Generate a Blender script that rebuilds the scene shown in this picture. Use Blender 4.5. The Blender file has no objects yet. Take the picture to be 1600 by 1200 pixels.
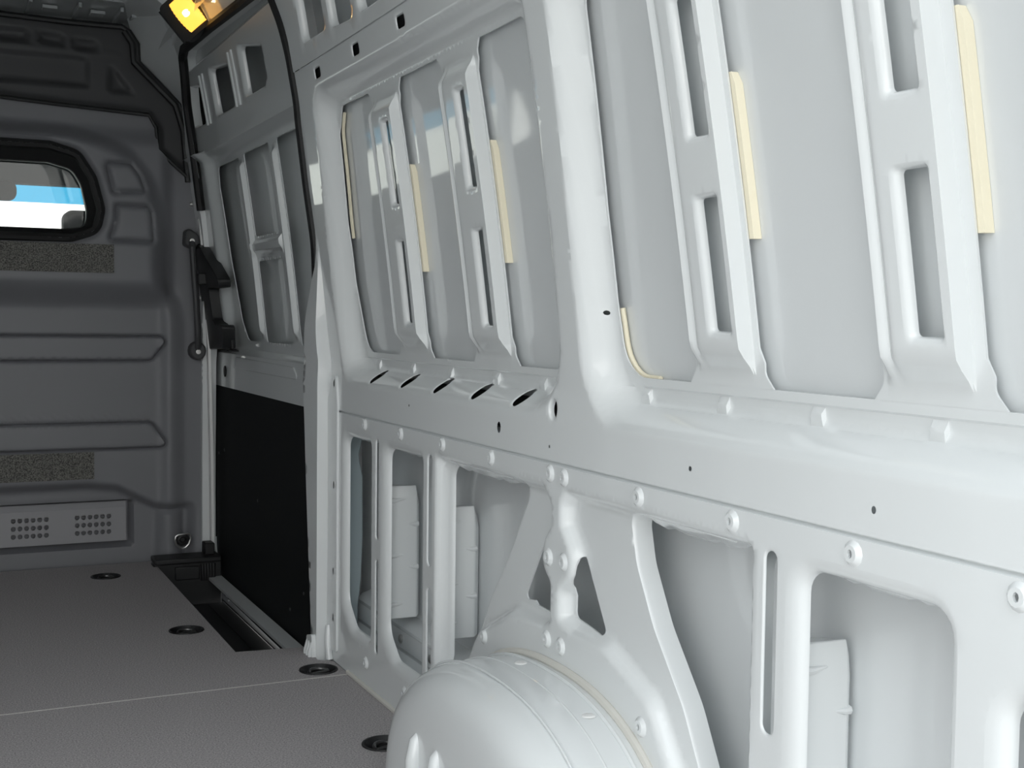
import bpy, bmesh, math, random
import numpy as np
from mathutils import Vector, Matrix
from mathutils.geometry import delaunay_2d_cdt

scene = bpy.context.scene
COL = scene.collection
random.seed(7)

# ---------------------------------------------------------------- camera
FPX = 1943.0
CAM_Z = 0.927
vy = Vector((-932.0, 117.0, -FPX)).normalized()
vx = Vector((4060.0, 55.0, -FPX)); vx = (vx - vx.dot(vy) * vy).normalized()
vz = vx.cross(vy)
ROT = Matrix((vx, vy, vz))                       # camera axes -> world axes
cam_data = bpy.data.cameras.new('camera')
cam_data.sensor_fit = 'HORIZONTAL'; cam_data.sensor_width = 36.0
cam_data.lens = FPX / 1600.0 * 36.0
cam_data.clip_start = 0.02; cam_data.clip_end = 300
cam = bpy.data.objects.new('camera', cam_data); COL.objects.link(cam)
cam.matrix_world = Matrix.Translation((0, 0, CAM_Z)) @ ROT.to_4x4()
scene.camera = cam

# ---------------------------------------------------------------- world and exposure
world = bpy.data.worlds.new('overcast_sky'); scene.world = world
world.use_nodes = True
wn = world.node_tree; wn.nodes.clear()
w_out = wn.nodes.new('ShaderNodeOutputWorld'); w_bg = wn.nodes.new('ShaderNodeBackground')
w_tc = wn.nodes.new('ShaderNodeTexCoord'); w_sep = wn.nodes.new('ShaderNodeSeparateXYZ')
w_ramp = wn.nodes.new('ShaderNodeValToRGB')
wn.links.new(w_tc.outputs['Generated'], w_sep.inputs[0])
wn.links.new(w_sep.outputs['Z'], w_ramp.inputs['Fac'])
w_ramp.color_ramp.elements[0].position = 0.0; w_ramp.color_ramp.elements[0].color = (1.0, 0.985, 0.95, 1)
w_ramp.color_ramp.elements[1].position = 0.9; w_ramp.color_ramp.elements[1].color = (0.86, 0.94, 1.0, 1)
wn.links.new(w_ramp.outputs['Color'], w_bg.inputs['Color'])
w_bg.inputs['Strength'].default_value = 1.55
wn.links.new(w_bg.outputs[0], w_out.inputs['Surface'])

vs = scene.view_settings
vs.view_transform = 'Standard'; vs.look = 'None'; vs.gamma = 1.0; vs.use_curve_mapping = False
vs.exposure = 0.84
scene.cycles.max_bounces = 12
scene.cycles.diffuse_bounces = 8
scene.cycles.glossy_bounces = 6

# ---------------------------------------------------------------- materials
def mat(name, col, rough=0.4, metal=0.0, coat=0.0, coat_rough=0.06, bump=None, var=None, emit=None, trans=0.0, spec=0.5):
    m = bpy.data.materials.new(name); m.use_nodes = True
    nt = m.node_tree; b = nt.nodes['Principled BSDF']
    b.inputs['Base Color'].default_value = (*col, 1)
    b.inputs['Roughness'].default_value = rough
    b.inputs['Metallic'].default_value = metal
    b.inputs['Coat Weight'].default_value = coat
    b.inputs['Coat Roughness'].default_value = coat_rough
    b.inputs['Transmission Weight'].default_value = trans
    b.inputs['Specular IOR Level'].default_value = spec
    if emit:
        b.inputs['Emission Color'].default_value = (*emit[0], 1)
        b.inputs['Emission Strength'].default_value = emit[1]
    tc = nt.nodes.new('ShaderNodeTexCoord')
    if var:                                     # (scale, colour a, colour b)
        n = nt.nodes.new('ShaderNodeTexNoise'); n.inputs['Scale'].default_value = var[0]
        n.inputs['Detail'].default_value = 4
        r = nt.nodes.new('ShaderNodeValToRGB')
        r.color_ramp.elements[0].position = 0.35; r.color_ramp.elements[0].color = (*var[1], 1)
        r.color_ramp.elements[1].position = 0.65; r.color_ramp.elements[1].color = (*var[2], 1)
        nt.links.new(tc.outputs['Object'], n.inputs['Vector'])
        nt.links.new(n.outputs['Fac'], r.inputs['Fac'])
        nt.links.new(r.outputs['Color'], b.inputs['Base Color'])
    if bump:                                    # (scale, strength)
        n2 = nt.nodes.new('ShaderNodeTexNoise'); n2.inputs['Scale'].default_value = bump[0]
        n2.inputs['Detail'].default_value = 3
        bp = nt.nodes.new('ShaderNodeBump'); bp.inputs['Strength'].default_value = bump[1]
        bp.inputs['Distance'].default_value = bump[2] if len(bump) > 2 else 0.001
        nt.links.new(tc.outputs['Object'], n2.inputs['Vector'])
        nt.links.new(n2.outputs['Fac'], bp.inputs['Height'])
        nt.links.new(bp.outputs['Normal'], b.inputs['Normal'])
    return m

M = {}
M['paint'] = mat('silver_paint', (0.77, 0.795, 0.80), 0.42, 0.0, 0.9, 0.045)
M['skin'] = mat('outer_skin_paint', (0.74, 0.765, 0.775), 0.40, 0.0, 1.0, 0.05)
M['door_paint'] = mat('door_paint', (0.68, 0.71, 0.715), 0.36, 0.0, 1.0, 0.04)
M['plastic'] = mat('grey_bulkhead_plastic', (0.215, 0.218, 0.235), 0.46, bump=(900, 0.10, 0.0004))
M['plastic_dark'] = mat('dark_bulkhead_plastic', (0.06, 0.061, 0.064), 0.5, bump=(700, 0.2, 0.0006))
M['black'] = mat('black_plastic', (0.016, 0.017, 0.018), 0.45, bump=(500, 0.2, 0.0005))
M['rubber'] = mat('black_rubber', (0.008, 0.008, 0.009), 0.55)
M['card'] = mat('black_door_card', (0.007, 0.008, 0.009), 0.75, bump=(900, 0.3, 0.0006), spec=0.25)
M['felt'] = mat('speckled_felt', (0.1, 0.1, 0.1), 0.95, var=(260, (0.05, 0.05, 0.047), (0.26, 0.255, 0.235)), bump=(420, 0.6, 0.0015))
M['floor'] = mat('floor_board_grain', (0.4, 0.39, 0.39), 0.75, var=(280, (0.272, 0.256, 0.258), (0.54, 0.508, 0.51)), bump=(420, 0.35, 0.0008), spec=0.25)
M['edge'] = mat('light_board_edge', (0.62, 0.60, 0.58), 0.5)
M['foam'] = mat('cream_foam', (0.92, 0.85, 0.66), 0.75, bump=(200, 0.3, 0.001))
M['plate'] = mat('grey_vent_plate', (0.34, 0.34, 0.355), 0.4)
M['steel'] = mat('zinc_steel', (0.55, 0.55, 0.54), 0.3, 0.9)
M['dark_steel'] = mat('blackened_steel', (0.09, 0.09, 0.09), 0.3, 0.7)
M['white'] = mat('white_strip', (0.82, 0.82, 0.81), 0.4)
M['header'] = mat('grey_header_paint', (0.45, 0.47, 0.475), 0.35, 0.0, 0.6)
M['mastic'] = mat('seam_sealer', (0.66, 0.645, 0.60), 0.55)
M['amber'] = mat('amber_lens', (0.9, 0.55, 0.12), 0.25, emit=((1.0, 0.46, 0.06), 0.95))
M['bulb'] = mat('lamp_glow', (1, 0.8, 0.4), 0.3, emit=((1.0, 0.80, 0.40), 7.0))
M['pad'] = mat('pale_blue_pad', (0.36, 0.43, 0.455), 0.6)
M['ground'] = mat('pale_concrete', (0.42, 0.41, 0.39), 0.85, var=(1.5, (0.38, 0.37, 0.35), (0.47, 0.46, 0.44)))
M['glass'] = mat('clear_glass', (1, 1, 1), 0.0, trans=1.0)
M['cab'] = mat('cab_trim', (0.05, 0.062, 0.065), 0.8)
M['tyre'] = mat('black_seat_fabric', (0.015, 0.015, 0.016), 0.85)

def glass_mat(name, tint):
    m = bpy.data.materials.new(name); m.use_nodes = True; nt = m.node_tree; nt.nodes.clear()
    o = nt.nodes.new('ShaderNodeOutputMaterial'); mix = nt.nodes.new('ShaderNodeMixShader')
    t = nt.nodes.new('ShaderNodeBsdfTransparent'); t.inputs[0].default_value = (*tint, 1)
    g = nt.nodes.new('ShaderNodeBsdfGlossy'); g.inputs['Roughness'].default_value = 0.02
    fr = nt.nodes.new('ShaderNodeFresnel'); fr.inputs[0].default_value = 1.45
    nt.links.new(fr.outputs[0], mix.inputs[0]); nt.links.new(t.outputs[0], mix.inputs[1]); nt.links.new(g.outputs[0], mix.inputs[2])
    nt.links.new(mix.outputs[0], o.inputs[0]); return m
M['pane'] = glass_mat('partition_pane_glass', (0.93, 0.95, 0.94))
M['wind'] = glass_mat('windscreen_glass', (0.9, 0.93, 0.9))
M['tint'] = glass_mat('blue_tinted_glass', (0.045, 0.25, 0.42))

# ---------------------------------------------------------------- object helpers
def tag(o, label=None, cat=None, group=None, kind=None):
    if label: o['label'] = label
    if cat: o['category'] = cat
    if group: o['group'] = group
    if kind: o['kind'] = kind
    return o

def empty(name, loc=(0, 0, 0), parent=None):
    o = bpy.data.objects.new(name, None); COL.objects.link(o); o.location = loc
    o.empty_display_size = 0.05
    if parent: o.parent = parent
    return o

class Mesh:
    """collects vertices and faces, then links them as ONE mesh object"""
    def __init__(s): s.v = []; s.f = []
    def add(s, vs_, fs_):
        o = len(s.v); s.v.extend([tuple(float(c) for c in p) for p in vs_]); s.f.extend([tuple(int(i) + o for i in f) for f in fs_]); return s
    def box(s, lo, hi, mtx=None):
        x0, y0, z0 = lo; x1, y1, z1 = hi
        p = [(x0, y0, z0), (x1, y0, z0), (x1, y1, z0), (x0, y1, z0), (x0, y0, z1), (x1, y0, z1), (x1, y1, z1), (x0, y1, z1)]
        if mtx: p = [tuple(mtx @ Vector(q)) for q in p]
        return s.add(p, [(0, 3, 2, 1), (4, 5, 6, 7), (0, 1, 5, 4), (1, 2, 6, 5), (2, 3, 7, 6), (3, 0, 4, 7)])
    def tube(s, pts, r, n=8, closed=False, rad=None):
        pts = [Vector(p) for p in pts]; N = len(pts); rings = []; up = None
        for i, p in enumerate(pts):
            a = pts[(i - 1) % N] if (closed or i > 0) else p
            b = pts[(i + 1) % N] if (closed or i < N - 1) else p
            t = (b - a).normalized()
            if up is None:
                up = Vector((0, 0, 1)) if abs(t.z) < 0.9 else Vector((1, 0, 0))
            up = (up - up.dot(t) * t).normalized(); sd = t.cross(up)
            rr = rad[i] if rad else r
            rings.append([p + rr * (math.cos(2 * math.pi * k / n) * up + math.sin(2 * math.pi * k / n) * sd) for k in range(n)])
        vv = [q for R_ in rings for q in R_]; ff = []
        for i in range(N if closed else N - 1):
            j = (i + 1) % N
            for k in range(n):
                ff.append((i * n + k, i * n + (k + 1) % n, j * n + (k + 1) % n, j * n + k))
        if not closed:
            ff.append(tuple(range(n))[::-1]); ff.append(tuple(range((N - 1) * n, N * n)))
        return s.add(vv, ff)
    def lathe(s, prof, n=20, mtx=None, cap=True):
        vv = []; ff = []
        for r, z in prof:
            for k in range(n):
                a = 2 * math.pi * k / n; vv.append(Vector((r * math.cos(a), r * math.sin(a), z)))
        for i in range(len(prof) - 1):
            for k in range(n):
                ff.append((i * n + k, i * n + (k + 1) % n, (i + 1) * n + (k + 1) % n, (i + 1) * n + k))
        if cap: ff.append(tuple(range(n))[::-1]); ff.append(tuple(range((len(prof) - 1) * n, len(prof) * n)))
        if mtx: vv = [mtx @ q for q in vv]
        return s.add(vv, ff)
    def prism(s, poly, f0, f1):
        """poly of 2-D points; f0/f1 map a 2-D point to the two end surfaces"""
        n = len(poly); vv = [f0(*p) for p in poly] + [f1(*p) for p in poly]
        ff = [tuple(range(n)), tuple(range(n, 2 * n))[::-1]] + [(i, (i + 1) % n, n + (i + 1) % n, n + i) for i in range(n)]
        return s.add(vv, ff)
    def build(s, name, m, parent=None, smooth=35, bevel=0, recalc=True):
        me = bpy.data.meshes.new(name); me.from_pydata(s.v, [], s.f)
        bm = bmesh.new(); bm.from_mesh(me)
        bmesh.ops.remove_doubles(bm, verts=bm.verts, dist=2e-5)
        if recalc: bmesh.ops.recalc_face_normals(bm, faces=bm.faces)
        bm.to_mesh(me); bm.free()
        me.materials.append(m if not isinstance(m, str) else M[m])
        if smooth:
            me.shade_smooth(); me.set_sharp_from_angle(angle=math.radians(smooth))
        o = bpy.data.objects.new(name, me); COL.objects.link(o)
        if parent: o.parent = parent
        if bevel:
            b = o.modifiers.new('bevel', 'BEVEL'); b.width = bevel; b.segments = 2; b.limit_method = 'ANGLE'
        return o

def part(name, m, parent, *boxes, bevel=0.0):
    q = Mesh()
    for lo, hi in boxes: q.box(lo, hi)
    return q.build(name, m, parent, bevel=bevel)

# ---------------------------------------------------------------- 2-D loops
def arc_round(pts, r, n=6):
    """polygon -> loop with rounded corners (r: number or one per corner)"""
    N = len(pts); out = []
    for i in range(N):
        p = Vector(pts[i]); a = Vector(pts[i - 1]); b = Vector(pts[(i + 1) % N])
        rr = r[i] if isinstance(r, (list, tuple)) else r
        da = (a - p); db = (b - p); la = da.length; lb = db.length
        if rr <= 1e-6 or la < 1e-9 or lb < 1e-9: out.append((p.x, p.y)); continue
        da.normalize(); db.normalize()
        ang = math.acos(max(-1, min(1, da.dot(db))))
        if ang > math.pi - 0.02: out.append((p.x, p.y)); continue
        t = min(rr / math.tan(ang / 2), la * 0.48, lb * 0.48); re = t * math.tan(ang / 2)
        c = p + (da + db).normalized() * (re / math.sin(ang / 2))
        s0 = p + da * t; s1 = p + db * t
        a0 = math.atan2(s0.y - c.y, s0.x - c.x); a1 = math.atan2(s1.y - c.y, s1.x - c.x)
        d = (a1 - a0 + math.pi) % (2 * math.pi) - math.pi
        for k in range(n + 1):
            q = a0 + d * k / n; out.append((c.x + re * math.cos(q), c.y + re * math.sin(q)))
    return out

def rrect(u0, u1, v0, v1, r, n=6): return arc_round([(u0, v0), (u1, v0), (u1, v1), (u0, v1)], r, n)
def circle(u, v, ru, rv=None, n=14):
    rv = rv or ru
    return [(u + ru * math.cos(2 * math.pi * k / n), v + rv * math.sin(2 * math.pi * k / n)) for k in range(n)]

def resample(loop, step):
    out = []; N = len(loop)
    for i in range(N):
        a = np.array(loop[i]); b = np.array(loop[(i + 1) % N]); L = np.linalg.norm(b - a)
        k = max(1, int(math.ceil(L / step)))
        for j in range(k): out.append(tuple(a + (b - a) * j / k))
    return out

def inside(P, loop):
    L = np.array(loop); x, y = P[:, 0], P[:, 1]; res = np.zeros(len(P), bool)
    j = len(L) - 1
    for i in range(len(L)):
        xi, yi = L[i]; xj, yj = L[j]
        c = ((yi > y) != (yj > y))
        if c.any():
            with np.errstate(divide='ignore', invalid='ignore'):
                res ^= c & (x < (xj - xi) * (y - yi) / (yj - yi) + xi)
        j = i
    return res

def dist(P, loop):
    L = np.array(loop); d = np.full(len(P), 1e9)
    for i in range(len(L)):
        a = L[i]; b = L[(i + 1) % len(L)]; ab = b - a; q = ab.dot(ab)
        if q < 1e-14: continue
        t = np.clip(((P - a) @ ab) / q, 0, 1)
        d = np.minimum(d, np.hypot(P[:, 0] - a[0] - t * ab[0], P[:, 1] - a[1] - t * ab[1]))
    return d
def sdf(P, loop):                                # negative inside
    d = dist(P, loop); return np.where(inside(P, loop), -d, d)
def offset(loop, d):                              # d > 0 moves towards the inside
    L = np.array(loop); n = len(L); out = []
    area = 0.5 * np.sum(L[:, 0] * np.roll(L[:, 1], -1) - np.roll(L[:, 0], -1) * L[:, 1]); sg = 1 if area > 0 else -1
    for i in range(n):
        a = L[i] - L[i - 1]; b = L[(i + 1) % n] - L[i]; t = a / (np.linalg.norm(a) + 1e-12) + b / (np.linalg.norm(b) + 1e-12)
        t /= np.linalg.norm(t) + 1e-12; out.append((L[i, 0] - sg * t[1] * d, L[i, 1] + sg * t[0] * d))
    return out
def sstep(t): t = np.clip(t, 0, 1); return t * t * (3 - 2 * t)

def plate(mesh, outline, holes, surf, du=0.05, dv=0.03, creases=(), seg=0.03, extra=None):
    """triangulated sheet with real cut-outs that follows surf(U, V) -> (x, y, z)"""
    loops = [resample(outline, seg)] + [resample(h, seg) for h in holes]
    V2 = []; E2 = []
    for L in loops + [resample(c, seg) for c in creases]:
        o = len(V2); V2 += L; E2 += [(o + i, o + (i + 1) % len(L)) for i in range(len(L))]
    A = np.array(outline); lo = A.min(0); hi = A.max(0)
    gu = np.arange(lo[0] + du / 2, hi[0], du); gv = np.arange(lo[1] + dv / 2, hi[1], dv)
    G = np.array([(a, b) for a in gu for b in gv]) if len(gu) and len(gv) else np.zeros((0, 2))
    if extra is not None: G = np.vstack([G, extra])
    if len(G):
        keep = inside(G, loops[0])
        for h in loops[1:]: keep &= ~inside(G, h)
        G = G[keep]
        pts = np.array(V2); ok = np.ones(len(G), bool)
        for p in pts: ok &= (np.abs(G[:, 0] - p[0]) > min(du, dv) * 0.3) | (np.abs(G[:, 1] - p[1]) > min(du, dv) * 0.3)
        G = G[ok]
        V2 = V2 + [tuple(g) for g in G]
    r = delaunay_2d_cdt([Vector(p) for p in V2], E2, [], 0, 1e-6)
    ov = np.array([(p.x, p.y) for p in r[0]]); of = np.array([tuple(f) for f in r[2] if len(f) == 3])
    c = ov[of].mean(1); keep = inside(c, loops[0])
    for h in loops[1:]: keep &= ~inside(c, h)
    of = of[keep]
    x, y, z = surf(ov[:, 0], ov[:, 1])
    mesh.add(np.stack([x, y, z], 1), of)
    return mesh

def loft(mesh, A, B, prof, surf, seg=0.03):
    """skirt between two matching loops; prof = [(blend 0..1, extra depth)]"""
    A = np.array(A); B = np.array(B); n = len(A); rings = []
    # densify both together so that long sides follow the surface
    ia = []; ib = []
    for i in range(n):
        j = (i + 1) % n; k = max(1, int(math.ceil(np.linalg.norm(A[j] - A[i]) / seg)))
        for q in range(k): ia.append(A[i] + (A[j] - A[i]) * q / k); ib.append(B[i] + (B[j] - B[i]) * q / k)
    A = np.array(ia); B = np.array(ib); n = len(A); vv = []; ff = []
    for s_, d in prof:
        P = A + (B - A) * s_; x, y, z = surf(P[:, 0], P[:, 1], d); vv.append(np.stack([x, y, z], 1))
    for r in range(len(prof) - 1):
        for i in range(n):
            j = (i + 1) % n; ff.append((r * n + i, r * n + j, (r + 1) * n + j, (r + 1) * n + i))
    mesh.add(np.vstack(vv), ff)
def lip(depth, n=5):                              # rolled edge: tangent to the sheet, ends straight into it
    return [(math.sin(t * math.pi / 2 / n), depth * (1 - math.cos(t * math.pi / 2 / n))) for t in range(n + 1)]

# ---------------------------------------------------------------- body side surface
TAIL = 0.78                                       # open rear end of the load space
def S(z, y):
    d = z - 0.89
    return 1.04 - 0.13 * d - 0.06 * d * np.abs(d) + 0.018 * np.tanh((y - 2) / 0.9) * np.maximum(d, 0) / 0.55
def B(z, y):                                     # inner face of the body side
    z = np.asarray(z, float); y = np.asarray(y, float)
    b = np.where(z > 0.8, S(z, y) - 0.05, 1.0 + 0.0022 * np.clip((z - 0.74) / 0.06, 0, 1))
    return b - 1.1 * np.clip(z - 1.80, 0, 1) ** 1.5

def ang_recess(U, V, outer, inner):
    P = np.stack([U, V], 1); so = np.maximum(-sdf(P, outer), 0); di = np.maximum(sdf(P, inner), 0)
    return so / (so + di + 1e-9)

# recesses of the two window fields
P1o = arc_round([(1.880, 0.752), (3.118, 0.752), (3.130, 1.10), (3.085, 1.497), (1.845, 1.490)], [0.15, 0.075, 1.0, 0.075, 0.06], 8)
P1i = arc_round([(1.950, 0.800), (3.062, 0.800), (3.084, 1.10), (3.040, 1.456), (1.92, 1.456)], [0.10, 0.06, 1.0, 0.05, 0.03], 8)
P2o = arc_round([(0.800, 0.748), (1.822, 0.748), (1.80, 1.12), (1.770, 1.497), (0.800, 1.497)], [0.05, 0.11, 1.0, 0.08, 0.06], 8)
P2i = arc_round([(0.840, 0.800), (1.760, 0.800), (1.758, 1.10), (1.735, 1.456), (0.840, 1.456)], [0.03, 0.075, 1.0, 0.05, 0.03], 8)
WIN_Z0, WIN_Z1 = 0.832, 1.446
O1 = arc_round([(1.96, WIN_Z0), (3.036, WIN_Z0), (3.082, 1.00), (3.084, 1.16), (3.055, 1.39), (3.010, WIN_Z1), (1.94, WIN_Z1)], [0.04, 0.05, 0.3, 0.4, 0.05, 0.02, 0.03], 6)
O2 = arc_round([(0.86, WIN_Z0), (1.748, WIN_Z0), (1.757, 0.95), (1.755, 1.10), (1.732, WIN_Z1), (0.86, WIN_Z1)], [0.03, 0.075, 0.3, 0.5, 0.04, 0.03], 8)

#        far edge, near edge, slot far, slot near, flank top, foam
RIBS = [dict(far=2.785, near=2.612, s=(2.683, 2.641), fl=2.622, foam=(1.025, 1.262)),
        dict(far=2.345, near=2.172, s=(2.247, 2.204), fl=2.184, foam=(1.030, 1.262)),
        dict(far=1.541, near=1.387, s=(1.464, 1.417), fl=1.404, foam=(1.036, 1.256)),
        dict(far=1.144, near=0.985, s=(1.071, 1.024), fl=1.008, foam=(1.022, 1.256))]
SLOTS_Z = [(0.910, 1.095), (1.179, 1.363)]

def upper_d(U, V):
    U = np.asarray(U, float); V = np.asarray(V, float); d = np.zeros_like(U)
    for o, i in ((P1o, P1i), (P2o, P2i)):
        t = ang_recess(U, V, o, i)
        d = np.maximum(d, 0.050 * sstep(t))
    # shallow step with raised tabs under the openings
    inp = d > 0.030
    tab = np.zeros_like(U)
    for y in TABS: tab = np.maximum(tab, np.clip((TAB_W - np.abs(U - y)) / 0.002 + 1.0, 0, 1))
    band = np.clip((V - 0.790) / 0.002, 0, 1) * np.clip((0.815 - V) / 0.002, 0, 1)
    return d + np.where(inp, 0.004 * np.clip((0.819 - V) / 0.003, 0, 1) * np.clip((V - 0.786) / 0.003, 0, 1) - 0.0065 * tab * band, 0)
TABS = [2.970, 2.735, 2.505, 2.265, 2.06, 1.695, 1.486, 1.277, 1.065, 0.88]; TAB_W = 0.011
TAB_CREASE = [[(y - TAB_W - k, 0.7905 - 0.0005), (y + TAB_W + k, 0.790), (y + TAB_W + k, 0.815), (y - TAB_W - k, 0.815)] for y in TABS for k in (0.0, 0.002)]
LINE_CREASE = [[(a, z0), (b, z0), (b, z1), (a, z1)] for a, b in ((1.99, 3.05), (0.86, 1.70)) for z0, z1 in ((0.786, 0.789), (0.816, 0.819))]
def surf_upper(U, V, e=0.0):
    return B(V, U) + upper_d(U, V) + e, U, V
def surf_face(U, V, e=0.0): return B(V, U) + e, np.asarray(U, float), np.asarray(V, float)

def rib_d(U, V, r):
    h = 0.024 * sstep((V - 0.846) / 0.045) * sstep((1.424 - V) / 0.045)
    w = h / 0.024
    fl = r['fl']
    up = np.where(U > fl, 1.0, np.clip((U - (fl - 0.004)) / 0.004, 0, 1))
    up = up * sstep((r['far'] - 0.004 - U) / 0.012)
    groove = 0.006 * np.exp(-((U - (r['far'] - 0.030)) / 0.005) ** 2) * w
    return 0.05 - h * up + groove

# ---------------------------------------------------------------- right wall
wall_r = tag(empty('wall_right', (1.0, 2.0, 0.0)), 'pale silver painted steel side of the van with pressed ribs and cut-outs', None, kind='structure')
wall_r.location = (0, 0, 0)

# outer skin
def skin_x(V, U): return B(V, U) + 0.05 * sstep((V - 1.485) / 0.03) + np.where(V > 0.8, 0.066, 0.066 + 0.055 * sstep((0.8 - V) / 0.25))
q = Mesh(); plate(q, [(TAIL, -0.12), (3.33, -0.12), (3.33, 1.90), (TAIL, 1.90)], [], lambda U, V, e=0: (skin_x(V, U), U, V), 0.15, 0.025, seg=0.1)
q.build('outer_skin', 'skin', wall_r)

# belt and pillars: one pressed sheet with the two big openings
DOTS_BELT = [(1.921, 0.766, 0.017, 0.021)]
SILL = [(2.903, 0.774), (2.691, 0.775), (2.490, 0.775), (2.286, 0.775), (2.092, 0.775)]
small = [circle(2.14, 0.716, 0.008, 0.011, 10), circle(1.93, 0.700, 0.003, n=8), circle(1.49, 0.712, 0.004, n=8), circle(1.11, 0.708, 0.004, 0.005, 8),
         circle(2.62, 0.724, 0.003, n=8), circle(1.775, 0.935, 0.004, n=8)]
rails = [rrect(y - 0.027, y + 0.027, 1.508, 1.537, 0.009, 4) for y in (3.011, 2.707, 2.407, 2.105, 1.80, 1.50, 1.20)]
holes = [O1, O2] + [circle(y, z, 0.024, 0.019, 18) for y, z in SILL] + [circle(a, b, c, d, 18) for a, b, c, d in DOTS_BELT] + small + rails
q = Mesh()
plate(q, [(TAIL, 0.676), (3.20, 0.676), (3.20, 1.553), (TAIL, 1.545)], holes, surf_upper, 0.012, 0.009, creases=[P1o, P1i, P2o, P2i] + TAB_CREASE + LINE_CREASE, seg=0.02)
for L in (O1, O2): loft(q, L, L, [(0, 0), (0, 0.003)], surf_upper)
q.add([(1.0, TAIL, 0.676), (1.0, 3.20, 0.676), (1.009, 3.20, 0.675), (1.009, TAIL, 0.675)], [(0, 1, 2, 3)])
for y, z in SILL: loft(q, circle(y, z, 0.024, 0.019, 18), circle(y, z, 0.020, 0.0155, 18), lip(0.004, 4), surf_upper)
for a, b, c, d in DOTS_BELT: loft(q, circle(a, b, c, d, 18), circle(a, b, c * .8, d * .8, 18), lip(0.010, 4), surf_upper)
for L in rails:
    cxy = np.array(L).mean(0); loft(q, L, [tuple(cxy + (np.array(p) - cxy) * 0.90) for p in L], lip(0.003, 3), surf_upper)
q.build('window_frame_panel', 'paint', wall_r)

# black strips added behind the rail holes and sill slots as cavity shade
q = Mesh(); q.prism([(0.9, 1.498), (3.12, 1.502), (3.12, 1.546), (0.9, 1.542)], lambda y, z: (float(B(z, y)) + 0.024, y, z), lambda y, z: (float(B(z, y)) + 0.030, y, z)); q.build('cavity_shade_strip', 'rubber', wall_r)
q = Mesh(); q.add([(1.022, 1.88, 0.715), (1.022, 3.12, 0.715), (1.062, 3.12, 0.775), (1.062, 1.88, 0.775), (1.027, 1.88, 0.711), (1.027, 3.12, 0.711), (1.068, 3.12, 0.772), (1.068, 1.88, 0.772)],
                  [(0, 1, 2, 3), (4, 5, 6, 7), (0, 1, 5, 4), (2, 3, 7, 6), (0, 3, 7, 4), (1, 2, 6, 5)]); q.build('cavity_shade_strip', 'rubber', wall_r)
# ribs with slots
for r in RIBS:
    f, n_ = r['far'], r['near']; fl = 0.024
    ol = [(n_ - fl, WIN_Z0 - 0.001), (f + fl, WIN_Z0 - 0.001), (f + 0.004, WIN_Z0 + 0.02), (f + 0.004, 0.885), (f, 0.90), (f, 1.385), (f + 0.004, 1.40), (f + 0.004, WIN_Z1 - 0.02), (f + fl, WIN_Z1 + 0.001),
          (n_ - fl, WIN_Z1 + 0.001), (n_ - 0.006, WIN_Z1 - 0.02), (n_ - 0.008, 1.412), (n_ + 0.002, 1.392), (n_ + 0.002, 0.888), (n_ - 0.008, 0.868), (n_ - 0.006, WIN_Z0 + 0.02)]
    ol = arc_round(ol, [0, 0, 0.02, 0.01, 0.01, 0.01, 0.01, 0.02, 0, 0, 0.02, 0.008, 0.008, 0.008, 0.008, 0.02], 4)
    sr = lambda U, V, e=0.0, r=r: (B(V, U) + rib_d(np.asarray(U), np.asarray(V), r) + e, U, V)
    q = Mesh(); hol = []; inn = []
    for z0, z1 in SLOTS_Z:
        hol.append(rrect(r['s'][1] - 0.003, r['s'][0] + 0.012, z0 - 0.010, z1 + 0.006, 0.010, 4))
        inn.append(rrect(r['s'][1], r['s'][0], z0, z1, 0.006, 4))
    cr = [[(r['fl'], 0.85), (r['fl'], 1.42), (r['fl'] - 0.004, 1.42), (r['fl'] - 0.004, 0.85)]]
    plate(q, ol, hol, sr, 0.006, 0.012, creases=cr, seg=0.012)
    for a, b in zip(hol, inn): loft(q, a, b, lip(0.012, 4), sr)
    loft(q, ol, ol, [(0, 0), (0, 0.003)], sr)
    rib = q.build('stiffener_rib', 'paint', wall_r)
    # cream foam between rib flange and skin
    z0, z1 = r['foam']; q = Mesh(); vv = []; N = 14
    for k in range(N + 1):
        z = z0 + (z1 - z0) * k / N; wdt = 0.0095 if k < N else 0.002
        b = float(B(z, n_))
        for (dy, dd) in ((0.003, 0.054), (-wdt * 0.75, 0.054), (-wdt, 0.0655), (0.004, 0.0655)): vv.append((b + dd, n_ + dy, z))
    ff = [(0, 1, 2, 3), (N * 4 + 3, N * 4 + 2, N * 4 + 1, N * 4)]
    for k in range(N):
        for i in range(4): ff.append((k * 4 + i, k * 4 + (i + 1) % 4, k * 4 + 4 + (i + 1) % 4, k * 4 + 4 + i))
    q.add(vv, ff); q.build('foam_strip', 'foam', rib)['label'] = 'cream foam sealing strip along the rib edge'

# bead of sealer along the far lower corner of the near field and the far upper corner of the front field
def bead_on(pts, r, d, name='sealer_bead', m='foam'):
    q = Mesh(); q.tube([(float(B(v, u)) + d, u, v) for u, v in pts], r, 6); return q.build(name, m, wall_r)
sel = [p for p in resample(O2, 0.01) if p[0] > 1.66 and p[1] < 0.945]
sel.sort(key=lambda p: math.atan2(p[1] - 0.95, p[0] - 1.60)); bead_on(sel, 0.0045, 0.059)
sel = [p for p in resample(O1, 0.01) if p[0] > 3.02 and p[1] > 1.12]
sel.sort(key=lambda p: p[1]); bead_on(sel, 0.0045, 0.059)

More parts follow.
